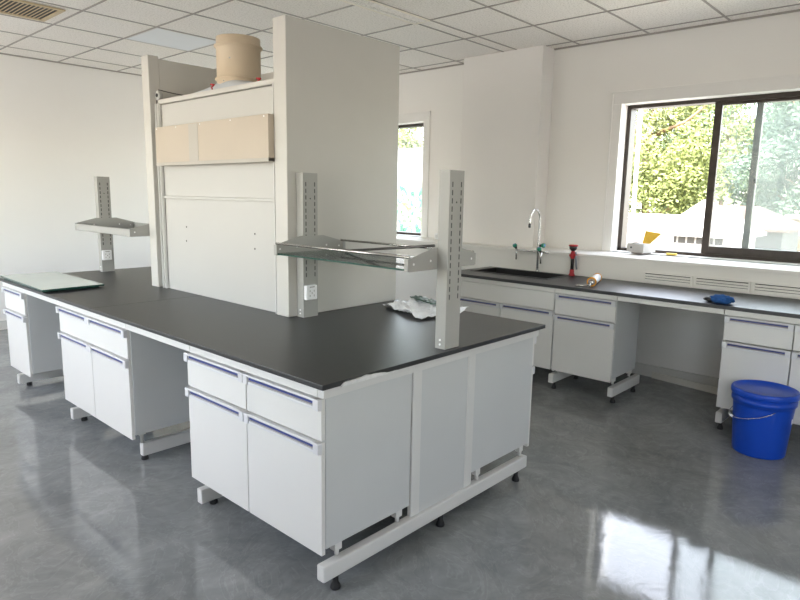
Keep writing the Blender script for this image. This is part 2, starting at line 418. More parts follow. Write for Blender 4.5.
cabinet('white double cabinet with two drawers over two doors, at the near corner of the island', (0,.010,0), [.483,.482], G1, pegs=((.016,.1305),(.94,.1025)))
cabinet('white double cabinet with one wide drawer, in the middle of the island front', (0,1.605,0), [.495,.49], G1, wide=True, pegs=((.075,.1025),(.950,.1025)))
cabinet('narrow white cabinet with one door at the far left end of the island', (0,3.256,0), [.456], G1, pegs=((.384,.1025),))
cabinet('white cabinet at the back near corner of the island, seen by its plain grey side', (1.49,.975,0), [.483,.482], G1, rot=PI, depth=.545, pegs=((.03,.1025),(.955,.1305)))

# ------------------------------------------------------------------ island frame
def foot(bld, x, y, zr, par):
    bld.lathe([(.020,0),(.021,.006),(.018,.018),(.013,.026),(.012,.034),(.012,zr)], (x, y, 0), 16)
fr = thing('bench_frame', 'white steel frame on black feet carrying the black island worktops', 'bench frame', (.745, 1.85, 0))
for i, (ya, yb, xs) in enumerate(((-.012,.030,-.012),(.925,.966,.020),(1.660,1.700,.078),(2.535,2.575,.020),(3.62,3.66,.022))):
    r = B().box(xs, 1.435, ya, yb, .028 if i else .066, .102 if i else .131).build('foot_rail', M['steel_white'], fr, bevel=.006)
    for xf in (.07, .72, 1.37):
        if xf == .72 and i: continue
        b_ = B(); foot(b_, xf+(.03 if i else 0), (ya+yb)/2+.006, .035 if i else .07, r); b_.build('levelling_foot', M['black'], r)
    for xa in (.497, .885):
        B().box(xa, xa+.056, ya+(.004 if i else .017), yb-.004, .100 if i else .129, .792).build('upright', M['steel_white'], fr, bevel=.003)
    if i:
        B().box(.02, 1.47, ya+.002, yb-.002, .790, .829).build('cross_beam', M['steel_white'], fr, bevel=.002)
B().box(-.004, 1.494, -.006, .03, .788, .8295).build('cross_beam', M['steel_white'], fr, bevel=.002)
for a, b_ in ((.031,.935),(.938,1.60),(1.603,2.595),(2.598,3.25),(3.253,3.712)):
    B().box(-.006, .022, a, b_, .788, .8295).build('apron_rail', M['white'], fr, bevel=.002)
B().box(1.468, 1.496, .031, 3.712, .788, .8295).build('apron_rail', M['white'], fr, bevel=.002)
B().box(.5535, .8845, .008, .020, .131, .789).build('infill_panel', M['carcass'], fr, bevel=.001)
# ------------------------------------------------------------------ island worktops
w1 = tag(B().box(-.030, 1.520, -.030, 1.999, .830, .850).build('worktop', M['top'], bevel=.002), 'near half of the black island worktop, with peeling white film at its corner', 'worktop')
w2t = tag(B().box(-.030, 1.520, 2.0015, 3.73, .830, .850).build('worktop', M['top'], bevel=.002), 'far left half of the black island worktop, under the glass sheets', 'worktop')
pf = B(); n = 26; pts = []
for i in range(n+1):
    x = .055+.30*i/n; t = i/n
    zt = .833+.0140*math.sin(PI*min(1, t*1.15+.08))**.5*(.75+.5*abs(noise.noise(Vector((x*30, 1.7, 0))))) if 0 < t < .97 else .832
    pts.append((x, min(zt, .8515)))
vs = []
for x, z in pts:
    dy = .0025*(1+noise.noise(Vector((x*40, .3, 0))))
    vs += [(x, -.0305, .826), (x, -.033-dy, .828), (x, -.034-dy, z), (x, -.0305, z)]
fs = []
for i in range(n):
    a = i*4; b_ = a+4
    for k in range(4): fs.append((a+k, b_+k, b_+(k+1)%4, a+(k+1)%4))
fs += [(0,1,2,3), (n*4+3, n*4+2, n*4+1, n*4)]
pf.add(vs, fs); o = pf.build('protective_film', M['film'], w1); o['label'] = 'torn white protective film'

# ------------------------------------------------------------------ film-covered glass sheets on the island
def sheet(pts, z0, z1, label):
    b_ = B()
    poly = [(x, y, z0) for x, y in pts]
    b_.prism(poly, (0,0,z1-z0), M['glassedge'])
    b_.prism([(x, y, z1) for x, y in pts], (0,0,.0006), M['glassfilm'])
    return tag(b_.build('glass_sheet', M['glassedge'], bevel=0), label, 'glass sheet', 'glass sheets on the island')
sheet([(-.022,2.765),(.335,2.785),(.335,3.60),(-.022,3.60)], .8503, .8613, 'lower pale glass sheet of the pair lying flat on the far worktop')
sheet([(-.045,2.72),(.355,2.745),(.352,3.64),(-.03,3.66)], .862, .873, 'upper pale glass sheet of the pair lying on the far worktop')

# ------------------------------------------------------------------ reagent racks
def rack(label, yn, yf, sign_near, sock_far, sock_near, glass, group):
    """posts at yn (near) and yf (far); both 0.055 deep"""
    t = thing('reagent_rack', label, 'rack', (.745, (yn+yf)/2, .85), group)
    posts = []
    for py in (yn, yf):
        p = B(); p.box(.690, .790, py, py+.056, .8502, 1.624, M['grey'])
        for xs in (.710, .770):
            z = 1.565
            while z > 1.06:
                for yy in (py-.0006, py+.056): p.box(xs-.003, xs+.003, yy, yy+.0006, z-.011, z+.011, M['greyd'])
                z -= .0345
        p.lathe([(.004,0),(.004,.0012)], (.740, py-.0012, 1.49), 8, M['greyd'], 'y', False)
        for zz in (.885, .865): p.lathe([(.005,0),(.005,.003)], (.687, py+.028, zz+.005), 10, M['screw'], 'x', False)
        q = p.build('post', M['grey'], t); posts.append(q)
    for py, has in ((yn, sock_near), (yf, sock_far)):
        if has:
            s_ = B(); s_.box(.690, .766, py-.026, py-.0006, .947, 1.028)
            par = posts[0] if py == yn else posts[1]
            s_.build('power_socket', M['socket'], par, bevel=.006)
            d = B()
            for dx, dz in ((-.014,.012),(.014,.012),(-.014,-.014),(.014,-.014),(0,0)): d.box(.728+dx-.002, .728+dx+.002, py-.0266, py-.026, .985+dz-.005, .985+dz+.005)
            d.box(.712,.746, py-.0266, py-.026, 1.016, 1.021)
            d.build('socket_slots', M['groove'], par)
    for py in ((yn+.0565 if glass else yn-.005), yf-.005):
        k = B()
        poly = [(.508,py,1.203),(.505,py,1.255),(.665,py,1.294),(.827,py,1.294),(.966,py,1.258),(.968,py,1.203)]
        k.prism(poly, (0,.0045,0), M['grey'])
        dirn = 1 if py < (yn+yf)/2 else -1
        ya = py if dirn > 0 else py+.0045
        # turned-in front and back lips
        for xa, xb in ((.500,.508),(.966,.974)):
            k.box(xa, xb, min(ya, ya+dirn*.022), max(ya, ya+dirn*.022), 1.203, 1.256, M['grey'])
        k.box(.508, .966, min(ya, ya+dirn*.02), max(ya, ya+dirn*.02), 1.201, 1.204, M['grey'])
        for xx, zz in ((.535,1.232),(.645,1.240),(.848,1.240),(.94,1.232)): k.lathe([(.0055,0),(.0055,.0062)], (xx, py-.0008, zz), 12, M['screw'], 'y', False)  # pale discs paint the light seen through the bracket holes
        k.build('bracket', M['grey'], t)
    ga, gb = (yn+.063 if glass else yn+.0005), yf-.007
    if glass:
        g_ = B(); g_.box(.508, .966, ga, gb, 1.2045, 1.2125)
        g_.build('glass_shelf', M['shelfglass'], t)
        for xe in (.5062, .966): B().box(xe, xe+.0018, ga, gb, 1.2045, 1.2125).build('glass_edge', M['glassedge'], t)
        for xr in (.512, .958):
            B().tube([(xr, ga-.004, 1.262), (xr, gb+.004, 1.262)], .006, 12).build('guard_rod', M['steel'], t)
    else:
        f_ = B(); f_.box(.503, .506, ga, gb, 1.203, 1.253); f_.box(.503, .535, ga, gb, 1.2015, 1.2045); f_.box(.503,.520, ga, gb, 1.250, 1.253)
        f_.build('front_rail', M['grey'], t)
        f_ = B(); f_.box(.966, .969, ga, gb, 1.203, 1.253); f_.box(.937, .969, ga, gb, 1.2015, 1.2045)
        f_.build('back_rail', M['grey'], t)
    return t
rack('grey slotted rack with a green-edged glass shelf, at the near end of the island', -.004, .974, -1, True, False, True, 'racks on the island worktop')
rack('grey slotted rack at the far left end of the island, partly behind the hood', 2.632, 3.60, -1, True, False, False, 'racks on the island worktop')
rod = B().tube([(.80,.775,1.2197),(.8,.50,1.2197),(.80,.12,1.2197)], .006, 10)
rod = B().tube([(.84,.80,1.2195),(.672,.058,1.3035)], .0065, 10)
tag(rod.build('steel_rod', M['darkrod']), 'loose dark steel rod lying slantwise on the near glass shelf', 'rod')

# ------------------------------------------------------------------ fume hood on the island
hd = thing('fume_hood', 'tall off-white fume hood cabinet standing in the middle of the island', 'fume hood', (1.06, 1.77, .85))
ZB = .8505
for ya, yb in ((1.034,1.142),(2.521,2.60)):
    p = B()
    if ya < 2: p.box(.635, 1.488, ya, yb, ZB, 2.402)
    else: p.box(.635, .709, ya, 2.62, ZB, 2.407); p.box(.709, 1.488, ya+.002, yb, ZB, 2.391)
    p.build('side_panel', M['hood'], hd, bevel=.004)
B().box(1.462, 1.486, 1.142, 2.521, ZB, 2.392).build('back_panel', M['hood'], hd, bevel=.002)
B().box(.668, .686, 1.142, 2.43, ZB, 1.468).build('lower_panel', M['hood_in'], hd, bevel=.001)
B().box(.656, .686, 1.142, 2.43, 1.468, 1.485).build('cross_trim', M['hood_in'], hd, bevel=.002)
B().box(.668, .686, 1.142, 2.43, 1.486, 2.080).build('upper_panel', M['hood_in'], hd, bevel=.001)
B().box(.650, .70, 1.142, 2.435, 2.083, 2.112).build('top_rail', M['hood'], hd, bevel=.004)
B().box(.70, 1.462, 1.142, 2.521, 2.088, 2.104).build('roof_panel', M['hood'], hd)
for ya, yb in ((2.431,2.474),(2.478,2.520),(1.143,1.166)):
    q = B(); x0 = .668 if yb > 2.5 else .645; q.box(x0+.02, x0+.026, ya, yb, ZB, 2.09); q.box(x0, x0+.026, ya, ya+.006, ZB, 2.09); q.box(x0, x0+.026, yb-.006, yb, ZB, 2.09)
    q.build('sash_track', M['steel_white'], hd)
lb = B(); lb.box(.600, .6395, 1.146, 2.394, 1.682, 1.926)
o = lb.build('sash_board', M['beige'], hd, bevel=.003); o['label'] = 'beige board across the hood front'
dt = B()
for yy in (1.18, 1.5, 1.83, 2.12, 2.37):
    dt.lathe([(.0045,0),(.0045,.0025)], (.5978, yy, 1.915), 10, M['screw'], 'x', False)
dt.build('screws', M['screw'], o)
o2 = B().box(.5985, .6005, 1.855, 1.963, 1.700, 1.921).build('cover_strip', M['beige_pale'], o)
B().box(.5988, .6402, 1.146, 2.394, 1.6795, 1.700).build('bottom_lip', M['beige_pale'], o, bevel=.001)
dk = B()
for yy, zz in ((2.157,1.287),(2.164,1.195),(1.384,1.283),(1.387,1.197)): dk.lathe([(.006,0),(.006,.001)], (.667, yy, zz), 12, None, 'x', False)
dk.build('tap_holes', M['greyd'], hd)
pl = B(); pl.lathe([(.006,-.014),(.030,-.013),(.034,-.008),(.028,0),(.034,.008),(.030,.013),(.006,.014)], (.668, 2.455, 2.142), 24, None, 'x')
pu = pl.build('pulley', M['grey'], hd)
B().lathe([(.011,-.018),(.011,.018)], (.668, 2.455, 2.142), 14, None, 'x', False).build('axle', M['black'], pu)
cb = B(); cb.tube([(.668, 2.488, 1.20), (.668, 2.4905, 2.142), (.668, 2.482, 2.165), (.668, 2.455, 2.1785), (.76, 2.445, 2.168), (1.30, 2.36, 2.125)], .004, 8)
cb.build('sash_cable', M['darkrod'], hd)
# plenum cone and duct collar
cx, cy = .89, 1.845
pn = B(); n = 48
def sqr(a, hx, hy):
    c, s_ = math.cos(a), math.sin(a); k = 1/max(abs(c)/1, abs(s_)/1); return (hx*c*k, hy*s_*k)
rings = []
for t in (0, .15, .35, .6, .85, 1.0):
    e = t*t*(3-2*t); z = 2.1045+.085*t**.85
    ring = []
    for k in range(n):
        a = 2*PI*k/n; q = sqr(a, .155, .46)
        ring.append((cx+q[0]*(1-e)+.128*math.cos(a)*e, cy+q[1]*(1-e)+.128*math.sin(a)*e, z))
    rings.append(ring)
vs = [v for r in rings for v in r]; fs = []
for i in range(len(rings)-1):
    for k in range(n): fs.append((i*n+k, i*n+(k+1)%n, (i+1)*n+(k+1)%n, (i+1)*n+k))
fs.append(tuple((len(rings)-1)*n+k for k in range(n)))
pn.add(vs, fs, None, True); pn.build('plenum', M['plenum'], hd)
dc = B(); R = .134
dc.lathe([(R*.96,2.166),(R,2.168),(R,2.192),(R+.004,2.196),(R+.012,2.201),(R+.012,2.208),(R+.002,2.214),(R,2.216),(R,2.386),(R+.004,2.390),(R+.013,2.395),(R+.013,2.403),(R+.002,2.409),(R,2.411),(R,2.450),(R-.010,2.451),(R-.010,2.26)], (cx, cy, 0), 56)
du = dc.build('duct_collar', M['duct'], hd)
sc_ = B()
for a, zz in ((-2.55,2.31),(-2.9,2.18),(2.75,2.398),(-2.55,2.398)): sc_.lathe([(.006,0),(.006,.006)], (cx+math.cos(a)*(R-.001), cy+math.sin(a)*(R-.001), zz), 10, None, 'z', False)
sc_.build('collar_screws', M['chrome'], du)
for yy, xx, zo in ((1.915,.745,.03),(1.365,.70,.0)):
    r_ = B(); r_.tube([(xx, yy, 2.108+zo), (xx-.004, yy+.008, 2.122+zo), (xx+.002, yy-.006, 2.132+zo), (xx, yy+.012, 2.14+zo)], .005, 8); r_.tube([(xx, yy-.018, 2.136+zo), (xx, yy+.02, 2.142+zo)], .005, 8)
    r_.build('red_tie', M['red'], hd)

# ------------------------------------------------------------------ packing on the island
def sheet_grid(c, sx, sy, rot, amp, seed, nx=30, ny=30, lift=0.0, z=.852, fold=1.0):
    b_ = B(); vs = []; cr, sr = math.cos(rot), math.sin(rot)
    for j in range(ny+1):
        for i in range(nx+1):
            u, v = i/nx-.5, j/ny-.5
            wob = .06*noise.noise(Vector((u*4+seed, v*4, 7)))
            x, y = (u+wob)*sx, (v+.06*noise.noise(Vector((u*4, v*4+seed, 2))))*sy
            h = abs(noise.noise(Vector((u*5*fold+seed, v*6*fold, .5))))*amp + abs(noise.noise(Vector((u*14+seed, v*13, 4.5))))*amp*.35
            h += lift*max(0, u+.1)
            vs.append((c[0]+x*cr-y*sr, c[1]+x*sr+y*cr, z+h))
    fs = [(j*(nx+1)+i, j*(nx+1)+i+1, (j+1)*(nx+1)+i+1, (j+1)*(nx+1)+i) for j in range(ny) for i in range(nx)]
    b_.add(vs, fs, None, False)
    return b_
pk = sheet_grid((1.33,.665), .32, .46, -.32, .045, 3.3, lift=.03, fold=.7)
o = pk.build('packing_sheet', M['paper']); md = o.modifiers.new('solid','SOLIDIFY'); md.thickness = .0015; md.offset = 1
tag(o, 'crumpled white packing sheet on the island, left of the near rack post', 'packing')
pg = sheet_grid((1.44,.74), .07, .28, -.35, .012, 9.1, 10, 20, z=.893)
o = pg.build('flat_packet', M['packet']); md = o.modifiers.new('solid','SOLIDIFY'); md.thickness = .006; md.offset = 1
tag(o, 'dark green flattened packet lying on the crumpled white packing', 'packet')

# ------------------------------------------------------------------ wall bench
G2 = 'cabinets under the wall bench'
cabinet('wide white sink cabinet with two doors, under the sink by the wall', (2.968,.706,0), [.497,.53], G2, kind='sink', depth=.455)
cabinet('white single cabinet with one drawer, right of the sink cabinet', (2.968,.205,0), [.495], G2, depth=.452)
cabinet('white double cabinet behind the blue bucket at the right edge', (2.968,-1.315,0), [.395,.395], G2, depth=.455)
bf = thing('bench_frame', 'white steel frame carrying the long worktop along the window wall', 'bench frame', (3.3, .3, 0))
for ya, yb in ((.178,.220),(.672,.714),(1.70,1.742),(-.575,-.533),(-1.30,-1.258)):
    r = B().box(2.955, 3.47, ya, yb, .058, .131).build('foot_rail', M['steel_white'], bf, bevel=.006)
    for xf in (3.02, 3.40):
        b_ = B(); foot(b_, xf, (ya+yb)/2, .07, r); b_.build('levelling_foot', M['black'], r)
    if ya > 1: B().box(3.44, 3.49, ya+.004, yb-.004, .129, .789).build('upright', M['steel_white'], bf, bevel=.003)
for a, b_ in ((-2.2,-1.318),(-1.314,-.522),(-.518,.196),(.200,.702),(.706,1.742)):
    B().box(2.962, 2.985, a, b_, .788, .8245).build('apron_rail', M['white'], bf, bevel=.002)
B().box(3.60, 3.63, -2.2, 1.742, .788, .8245).build('back_rail', M['white'], bf)
SX0, SX1, SY0, SY1 = 3.20, 3.575, .915, 1.665
wt = B()
for z0, z1 in ((.825,.850),):
    wt.box(2.945, SX0, -2.2, 1.78, z0, z1); wt.box(SX1, 3.648, -2.2, 1.78, z0, z1)
    wt.box(SX0, SX1, -2.2, SY0, z0, z1); wt.box(SX0, SX1, SY1, 1.78, z0, z1)
tag(wt.build('worktop', M['top']), 'long black worktop along the wall under the large window', 'worktop')
sk = thing('sink', 'black rectangular sink basin set into the wall bench worktop', 'sink', (3.39, 1.29, .60))
rm = B(); e = .018
rm.box(SX0-e, SX1+e, SY0-e, SY0+.004, .8503, .856); rm.box(SX0-e, SX1+e, SY1-.004, SY1+e, .8503, .856)
rm.box(SX0-e, SX0+.004, SY0, SY1, .8503, .856); rm.box(SX1-.004, SX1+e, SY0, SY1, .8503, .856)
rm.build('rim', M['top'], sk, bevel=.002)
bs = B(); t = .004
bs.box(SX0+.001, SX0+t, SY0+.001, SY1-.001, .60, .851); bs.box(SX1-t, SX1-.001, SY0+.001, SY1-.001, .60, .851)
bs.box(SX0+t, SX1-t, SY0+.001, SY0+t, .60, .851); bs.box(SX0+t, SX1-t, SY1-t, SY1-.001, .60, .851); bs.box(SX0+t, SX1-t, SY0+t, SY1-t, .60, .606)
bs.build('basin', M['black'], sk)
B().lathe([(.03,.606),(.034,.6075),(.02,.609)], (3.39,1.29,0), 20).build('drain', M['steel'], sk)

# tap
FX, FY = 3.612, 1.243
tp = thing('lab_tap', 'tall chrome swan-neck lab tap with green knobs behind the sink', 'tap', (FX, FY, .85))
B().lathe([(.018,.8503),(.018,.858),(.016,.864),(.012,.87)], (FX, FY, 0), 20).build('flange', M['chrome'], tp)
pts = [(FX, FY, .86), (FX, FY, 1.10), (FX, FY, 1.33)]
for k in range(1, 13):
    a = PI*k/12; pts.append((FX-.085+.085*math.cos(a), FY, 1.33+.085*math.sin(a)))
pts += [(FX-.172, FY, 1.30), (FX-.174, FY, 1.285)]
B().tube(pts, [.011,.011]+[.009]*(len(pts)-2), 14).build('swan_neck', M['chrome'], tp)
B().lathe([(.008,1.255),(.011,1.262),(.011,1.288),(.008,1.29)], (FX-.174, FY, 0), 12).build('spout_tip', M['greyd'], tp)
B().lathe([(.016,1.03),(.018,1.035),(.018,1.075),(.014,1.08)], (FX, FY, 0), 14).build('valve_body', M['chrome'], tp)
for ex, ey in ((3.60,1.465),(3.43,1.11)):
    br = B(); br.tube([(FX, FY, 1.036), (FX+(ex-FX)*.6, FY+(ey-FY)*.6, 1.036), (ex, ey, 1.036)], [.008,.009,.008], 10)
    br.build('branch_arm', M['chrome'], tp)
    nz = B(); nz.tube([(ex, ey, 1.045), (ex, ey, 1.01), (ex, ey, .965)], [.010,.009,.006], 10); n_ = nz.build('nozzle', M['chrome'], tp)
    B().tube([(ex, ey, .966), (ex, ey, .948)], .0065, 10).build('hose_tip', M['black'], n_)
    kn = B(); d = Vector((-.45,.25,.85)).normalized(); c = Vector((ex, ey, 1.045))
    kn.tube([c, c+d*.03], [.008,.016], 12, M['blackp']); kn.tube([c+d*.028, c+d*.040, c+d*.052], [.019,.021,.017], 14, M['green']); kn.tube([c+d*.051, c+d*.054], .009, 12, M['bluecap'])
    kn.build('knob', M['green'], tp)
br = B(); br.tube([(FX, FY, 1.036), (3.60, 1.13, 1.034)], .009, 10); br.build('branch_arm', M['chrome'], tp)
c = Vector((FX, FY-.01, 1.09)); d = Vector((-.15,-1,.12)).normalized(); kn = B()
kn.tube([c, c+d*.035], [.010,.018], 12, M['blackp']); kn.tube([c+d*.033, c+d*.046, c+d*.058], [.020,.022,.018], 14, M['green']); kn.tube([c+d*.057, c+d*.060], .010, 12, M['bluecap'])
kn.build('knob', M['green'], tp)

# hand-held eyewash standing in its holder
ew = thing('eyewash_sprayer', 'red and black hand-held eyewash sprayer standing right of the sink', 'eyewash', (3.585, .885, .85))
ex, ey = 3.602, .895
B().lathe([(.028,.8503),(.028,.858),(.020,.872),(.019,.90),(.015,.906)], (ex, ey, 0), 18).build('holder', M['red'], ew)
B().tube([(ex, ey, .90), (ex, ey, .98), (ex, ey, 1.02)], [.014,.0145,.013], 14).build('grip', M['blackp'], ew)
bd = B(); bd.tube([(ex, ey, 1.00), (ex, ey, 1.02), (ex, ey, 1.05), (ex, ey, 1.068)], [.016,.021,.020,.013], 14); bd.tube([(ex+.01, ey+.03, 1.026), (ex, ey, 1.03), (ex-.005, ey-.035, 1.034)], [.013,.014,.013], 12)
bd.build('valve_body', M['red'], ew)
B().lathe([(.013,1.064),(.017,1.07),(.032,1.084),(.035,1.11)], (ex, ey, 0), 22).build('spray_head', M['blackp'], ew)
B().lathe([(.038,1.109),(.040,1.112),(.040,1.119),(.036,1.121)], (ex, ey, 0), 22).build('dust_cap', M['red'], ew)
B().tube([(ex-.005, ey-.028, 1.06), (ex-.008, ey-.034, 1.0), (ex-.008, ey-.040, .95), (ex-.006, ey-.046, .91)], [.007,.009,.009,.007], 10).build('lever', M['levergrey'], ew)

# sealant gun
sg = thing('sealant_gun', 'white sealant gun tube with orange rings lying on the wall bench', 'sealant gun', (3.2, .5, .85))
a = Vector((3.085,.463,.8875)); b_ = Vector((3.375,.553,.8875)); d = (b_-a).normalized(); u = d.cross(Vector((0,0,1))); 
B().tube([a+d*.006, b_-d*.006], .032, 20).build('barrel', M['tube'], sg)
for c in (a, b_):
    q = B(); q.tube([c-d*.008, c-d*.006, c+d*.006, c+d*.008], [.0345,.0368,.0368,.0345], 22); q.build('end_ring', M['orange'], sg)
    q = B(); q.tube([c-d*.0095, c+d*.0095], .026, 18); q.build('end_disc', M['groove'], sg)
B().tube([a-d*.10-Vector((0,0,.022)), a-d*.008], .0055, 10).build('plunger_rod', M['chrome'], sg)
hn = B(); hn.tube([a-d*.01, a-d*.03-Vector((0,0,.006)), a-d*.045-Vector((0,0,.008))], [.018,.016,.010], 12); hn.tube([a-d*.03-Vector((0,0,.016)), a-d*.045+u*-.05-Vector((0,0,.028)), a-d*.05+u*-.11-Vector((0,0,.030))], [.008,.007,.006], 10)
hn.build('trigger_handle', M['steel'], sg)

# blue cloth
def blob(c, r, seed, amp, sub=4, zmin=None):
    bm = bmesh.new(); bmesh.ops.create_icosphere(bm, subdivisions=sub, radius=1)
    b_ = B()
    for v in bm.verts:
        p = v.co.copy(); k = 1+amp*(abs(noise.noise(p*1.7+Vector((seed,0,0))))*1.2-.3)+amp*.5*abs(noise.noise(p*4+Vector((0,seed,0))))
        v.co = Vector((p.x*r[0]*k, p.y*r[1]*k, p.z*r[2]*k))+Vector(c)
        if zmin is not None and v.co.z < zmin: v.co.z = zmin
    bm.verts.index_update()
    b_.add([v.co.copy() for v in bm.verts], [[v.index for v in f.verts] for f in bm.faces], None, True); bm.free()
    return b_
ct = thing('work_glove', 'crumpled blue and black work glove lying on the wall bench', 'glove', (3.03, -.46, .85))
blob((3.03,-.475,.875), (.045,.064,.031), 2.2, .28, zmin=.8505).build('palm', M['cloth'], ct)
q = blob((3.035,-.405,.868), (.028,.036,.016), 5.1, .4, zmin=.8505).build('cuff', M['blackp'], ct)
for k, (dx, dy) in enumerate(((-.02,-.055),(.005,-.065),(.028,-.055))):
    B().tube([(3.03+dx, -.475+dy*.5, .885), (3.028+dx*1.2, -.475+dy, .888-.004*k), (3.018+dx*1.2, -.478+dy*1.15, .868)], [.014,.014,.010], 10).build('finger', M['cloth'], ct)

# bucket
bk = thing('bucket', 'round blue plastic bucket with lid on the floor at right', 'bucket', (2.781,-.838,0))
cx_, cy_ = 2.781, -.838
B().lathe([(.137,.0005),(.143,.004),(.145,.012),(.165,.30),(.167,.322),(.176,.324),(.176,.350),(.170,.353),(.170,.386),(.162,.386)], (cx_, cy_, 0), 64).build('body', M['bucket'], bk)
B().lathe([(.172,.3665),(.182,.3685),(.183,.372),(.183,.392),(.179,.402),(.173,.404),(.166,.398),(.161,.390),(.05,.389),(.001,.389)], (cx_, cy_, 0), 64).build('lid', M['bucket'], bk)
hd_pts = []
ear = Vector((-.84,-.54,0)).normalized(); side = Vector((-.54,.84,0)).normalized()
for k in range(0, 25):
    a = PI*k/24
    hd_pts.append(Vector((cx_, cy_, .305-.085*math.sin(a)**.8)) + ear*(.170*math.cos(a)) + side*(.179*math.sin(a)))
bh = B().tube(hd_pts, .0022, 8).build('bail_handle', M['steel'], bk)
B().tube([hd_pts[11], hd_pts[12], hd_pts[13]], .008, 10).build('handle_grip', M['socket'], bh)
lbv = B()
a0 = -2.02+.30
pp = [(math.cos(a0+.10*k)*.1607+cx_, math.sin(a0+.10*k)*.1607+cy_) for k in range(2)]
lbv.prism([(pp[0][0], pp[0][1], .218), (pp[1][0], pp[1][1], .218), (pp[1][0], pp[1][1], .25), (pp[0][0], pp[0][1], .25)], (-.0015*-math.cos(a0), -.0015*-math.sin(a0), 0))
lbv.build('paper_label', M['socket'], bk)

# grilles in the ledge front
G3 = 'vent grilles along the ledge'
gl = ['leftmost', 'second from left', 'third from left', 'fourth from left']
for i, (a, b_) in enumerate(((-.095,.285),(-.50,-.11),(-.905,-.515))):
    t = thing('ledge_grille', ['white slotted vent grille low in the ledge front, starting behind the knee space', 'white slotted vent grille in the ledge front behind the blue glove', 'white slotted vent grille in the ledge front at the right picture edge'][i], 'grille', (3.64, (a+b_)/2, .862), G3)
    f = B(); f.box(3.638, 3.6498, a, b_, .932, .940); f.box(3.638, 3.6498, a, b_, .860, .868); f.box(3.638, 3.6498, a, a+.014, .868, .932); f.box(3.638, 3.6498, b_-.014, b_, .868, .932)
    f.build('grille_frame', M['ledge'], t, bevel=.001)
    B().box(3.6485, 3.6498, a+.014, b_-.014, .868, .932).build('backing', M['greyd'], t)
    s_ = B()
    for z in (.8765, .897, .9175): s_.add([(3.639, a+.014, z-.007),(3.639, b_-.014, z-.007),(3.647, b_-.014, z+.007),(3.647, a+.014, z+.007),(3.640, a+.014, z-.009),(3.640, b_-.014, z-.009),(3.6485, b_-.014, z+.005),(3.6485, a+.014, z+.005)], [(0,1,2,3),(7,6,5,4),(0,4,5,1),(3,2,6,7),(0,3,7,4),(1,5,6,2)])
    s_.build('louvre', M['ledge'], t)
# loose plank against the skirting in the knee space
lp = B(); lp.prism([(3.915,.24,.0005),(3.90,.24,.0005),(3.78,-.50,.0005),(3.795,-.50,.0005)], (0,0,.055))
tag(lp.build('skirting_strip', M['plank'], bevel=.002), 'loose pale skirting strip lying on the floor in the wall bench knee space', 'strip')

# things on the window ledge
bxl = thing('carton', 'small pale carton with a round hole and open flap on the window sill', 'box', (4.04, .47, Z0))
ca = Matrix.Rotation(-.17, 4, 'Z'); co = Vector((4.047, .478, Z0+.0045))
def rb(b_, x0, x1, y0, y1, z0, z1, m=None):
    o = len(b_.v); b_.box(x0, x1, y0, y1, z0, z1, m)
    for i in range(o, len(b_.v)): b_.v[i] = ca @ b_.v[i] + co
c = B(); rb(c, -.097, .097, -.080, .080, .012, .086); c.build('carton_body', M['cardboard'], bxl, bevel=.002)
c = B(); rb(c, -.075, .075, -.055, .045, 0, .013); c.build('carton_foot', M['groove'], bxl)
c = B(); c.lathe([(.009,0),(.009,.002)], (-.0985, .038, .052), 16, None, 'x', False)
for i in range(len(c.v)): c.v[i] = ca @ c.v[i] + co
c.build('round_hole', M['greyd'], bxl)
c = B(); c.prism([(-.097,.080,.0865),(.06,.080,.0865),(.06,.03,.092),(-.08,.02,.094)], (0,0,.002)); c.prism([(-.095,.085,.112),(.0,.085,.108),(.0,.03,.094),(-.095,.03,.096)], (0,0,.002))
for i in range(len(c.v)): c.v[i] = ca @ c.v[i] + co
c.build('carton_flap', M['groove'], bxl)
yc = B()
pts_ = [(4.055,.475,1.1412),(4.055,.405,1.1412),(4.075,.322,1.232),(4.085,.465,1.248)]
yc.prism(pts_, (.010,.002,.002))
tag(yc.build('paper_bag', M['yellow'], bevel=.002), 'yellow-orange paper leaning up out of the open carton', 'paper')
yb = B(); yb.box(4.07, 4.10, .185, .27, Z0+.0045, Z0+.022); tag(yb.build('sponge', M['yellowb'], bevel=.004), 'small yellow sponge bar on the sill right of the carton', 'sponge')
sb = B(); sb.box(3.97, 4.03, 2.70, 2.765, 1.0455, 1.11)
sbt = thing('wall_box', 'small white box on the ledge beside the second window', 'box', (4.0, 2.73, 1.0455))
sb.build('box_body', M['socket'], sbt, bevel=.004); B().box(3.968, 3.9702, 2.715, 2.75, 1.06, 1.095).build('box_cover', M['handle'], sbt, bevel=.002)

# ceiling fittings
vt = thing('ceiling_vent', 'tan square louvred vent in the ceiling at the upper left', 'vent', (.36, 4.0, H-.02))
va, vb, vc, vd = .11, .60, 3.765, 4.245
f = B(); f.box(va, vb, vc, vc+.035, H-.016, H-.006); f.box(va, vb, vd-.035, vd, H-.016, H-.006); f.box(va, va+.035, vc+.035, vd-.035, H-.016, H-.006); f.box(vb-.035, vb, vc+.035, vd-.035, H-.016, H-.006)
f.build('vent_frame', M['ventm'], vt, bevel=.002)
B().box(va+.03, vb-.03, vc+.03, vd-.03, H-.0058, H-.0052).build('backing', M['greyd'], vt)
q = B(); x = va+.06
while x < vb-.05:
    q.box(x, x+.007, vc+.035, vd-.035, H-.013, H-.009); x += .030
q.build('louvre', M['ventm'], vt)
lp_ = thing('ceiling_light', 'plain white square light panel in the ceiling, switched off', 'light', (1.62, 4.0, H-.02))
B().box(1.313, 1.932, 3.713, 4.317, H-.004, H-.0005).build('opal_cover', M['panelw'], lp_)
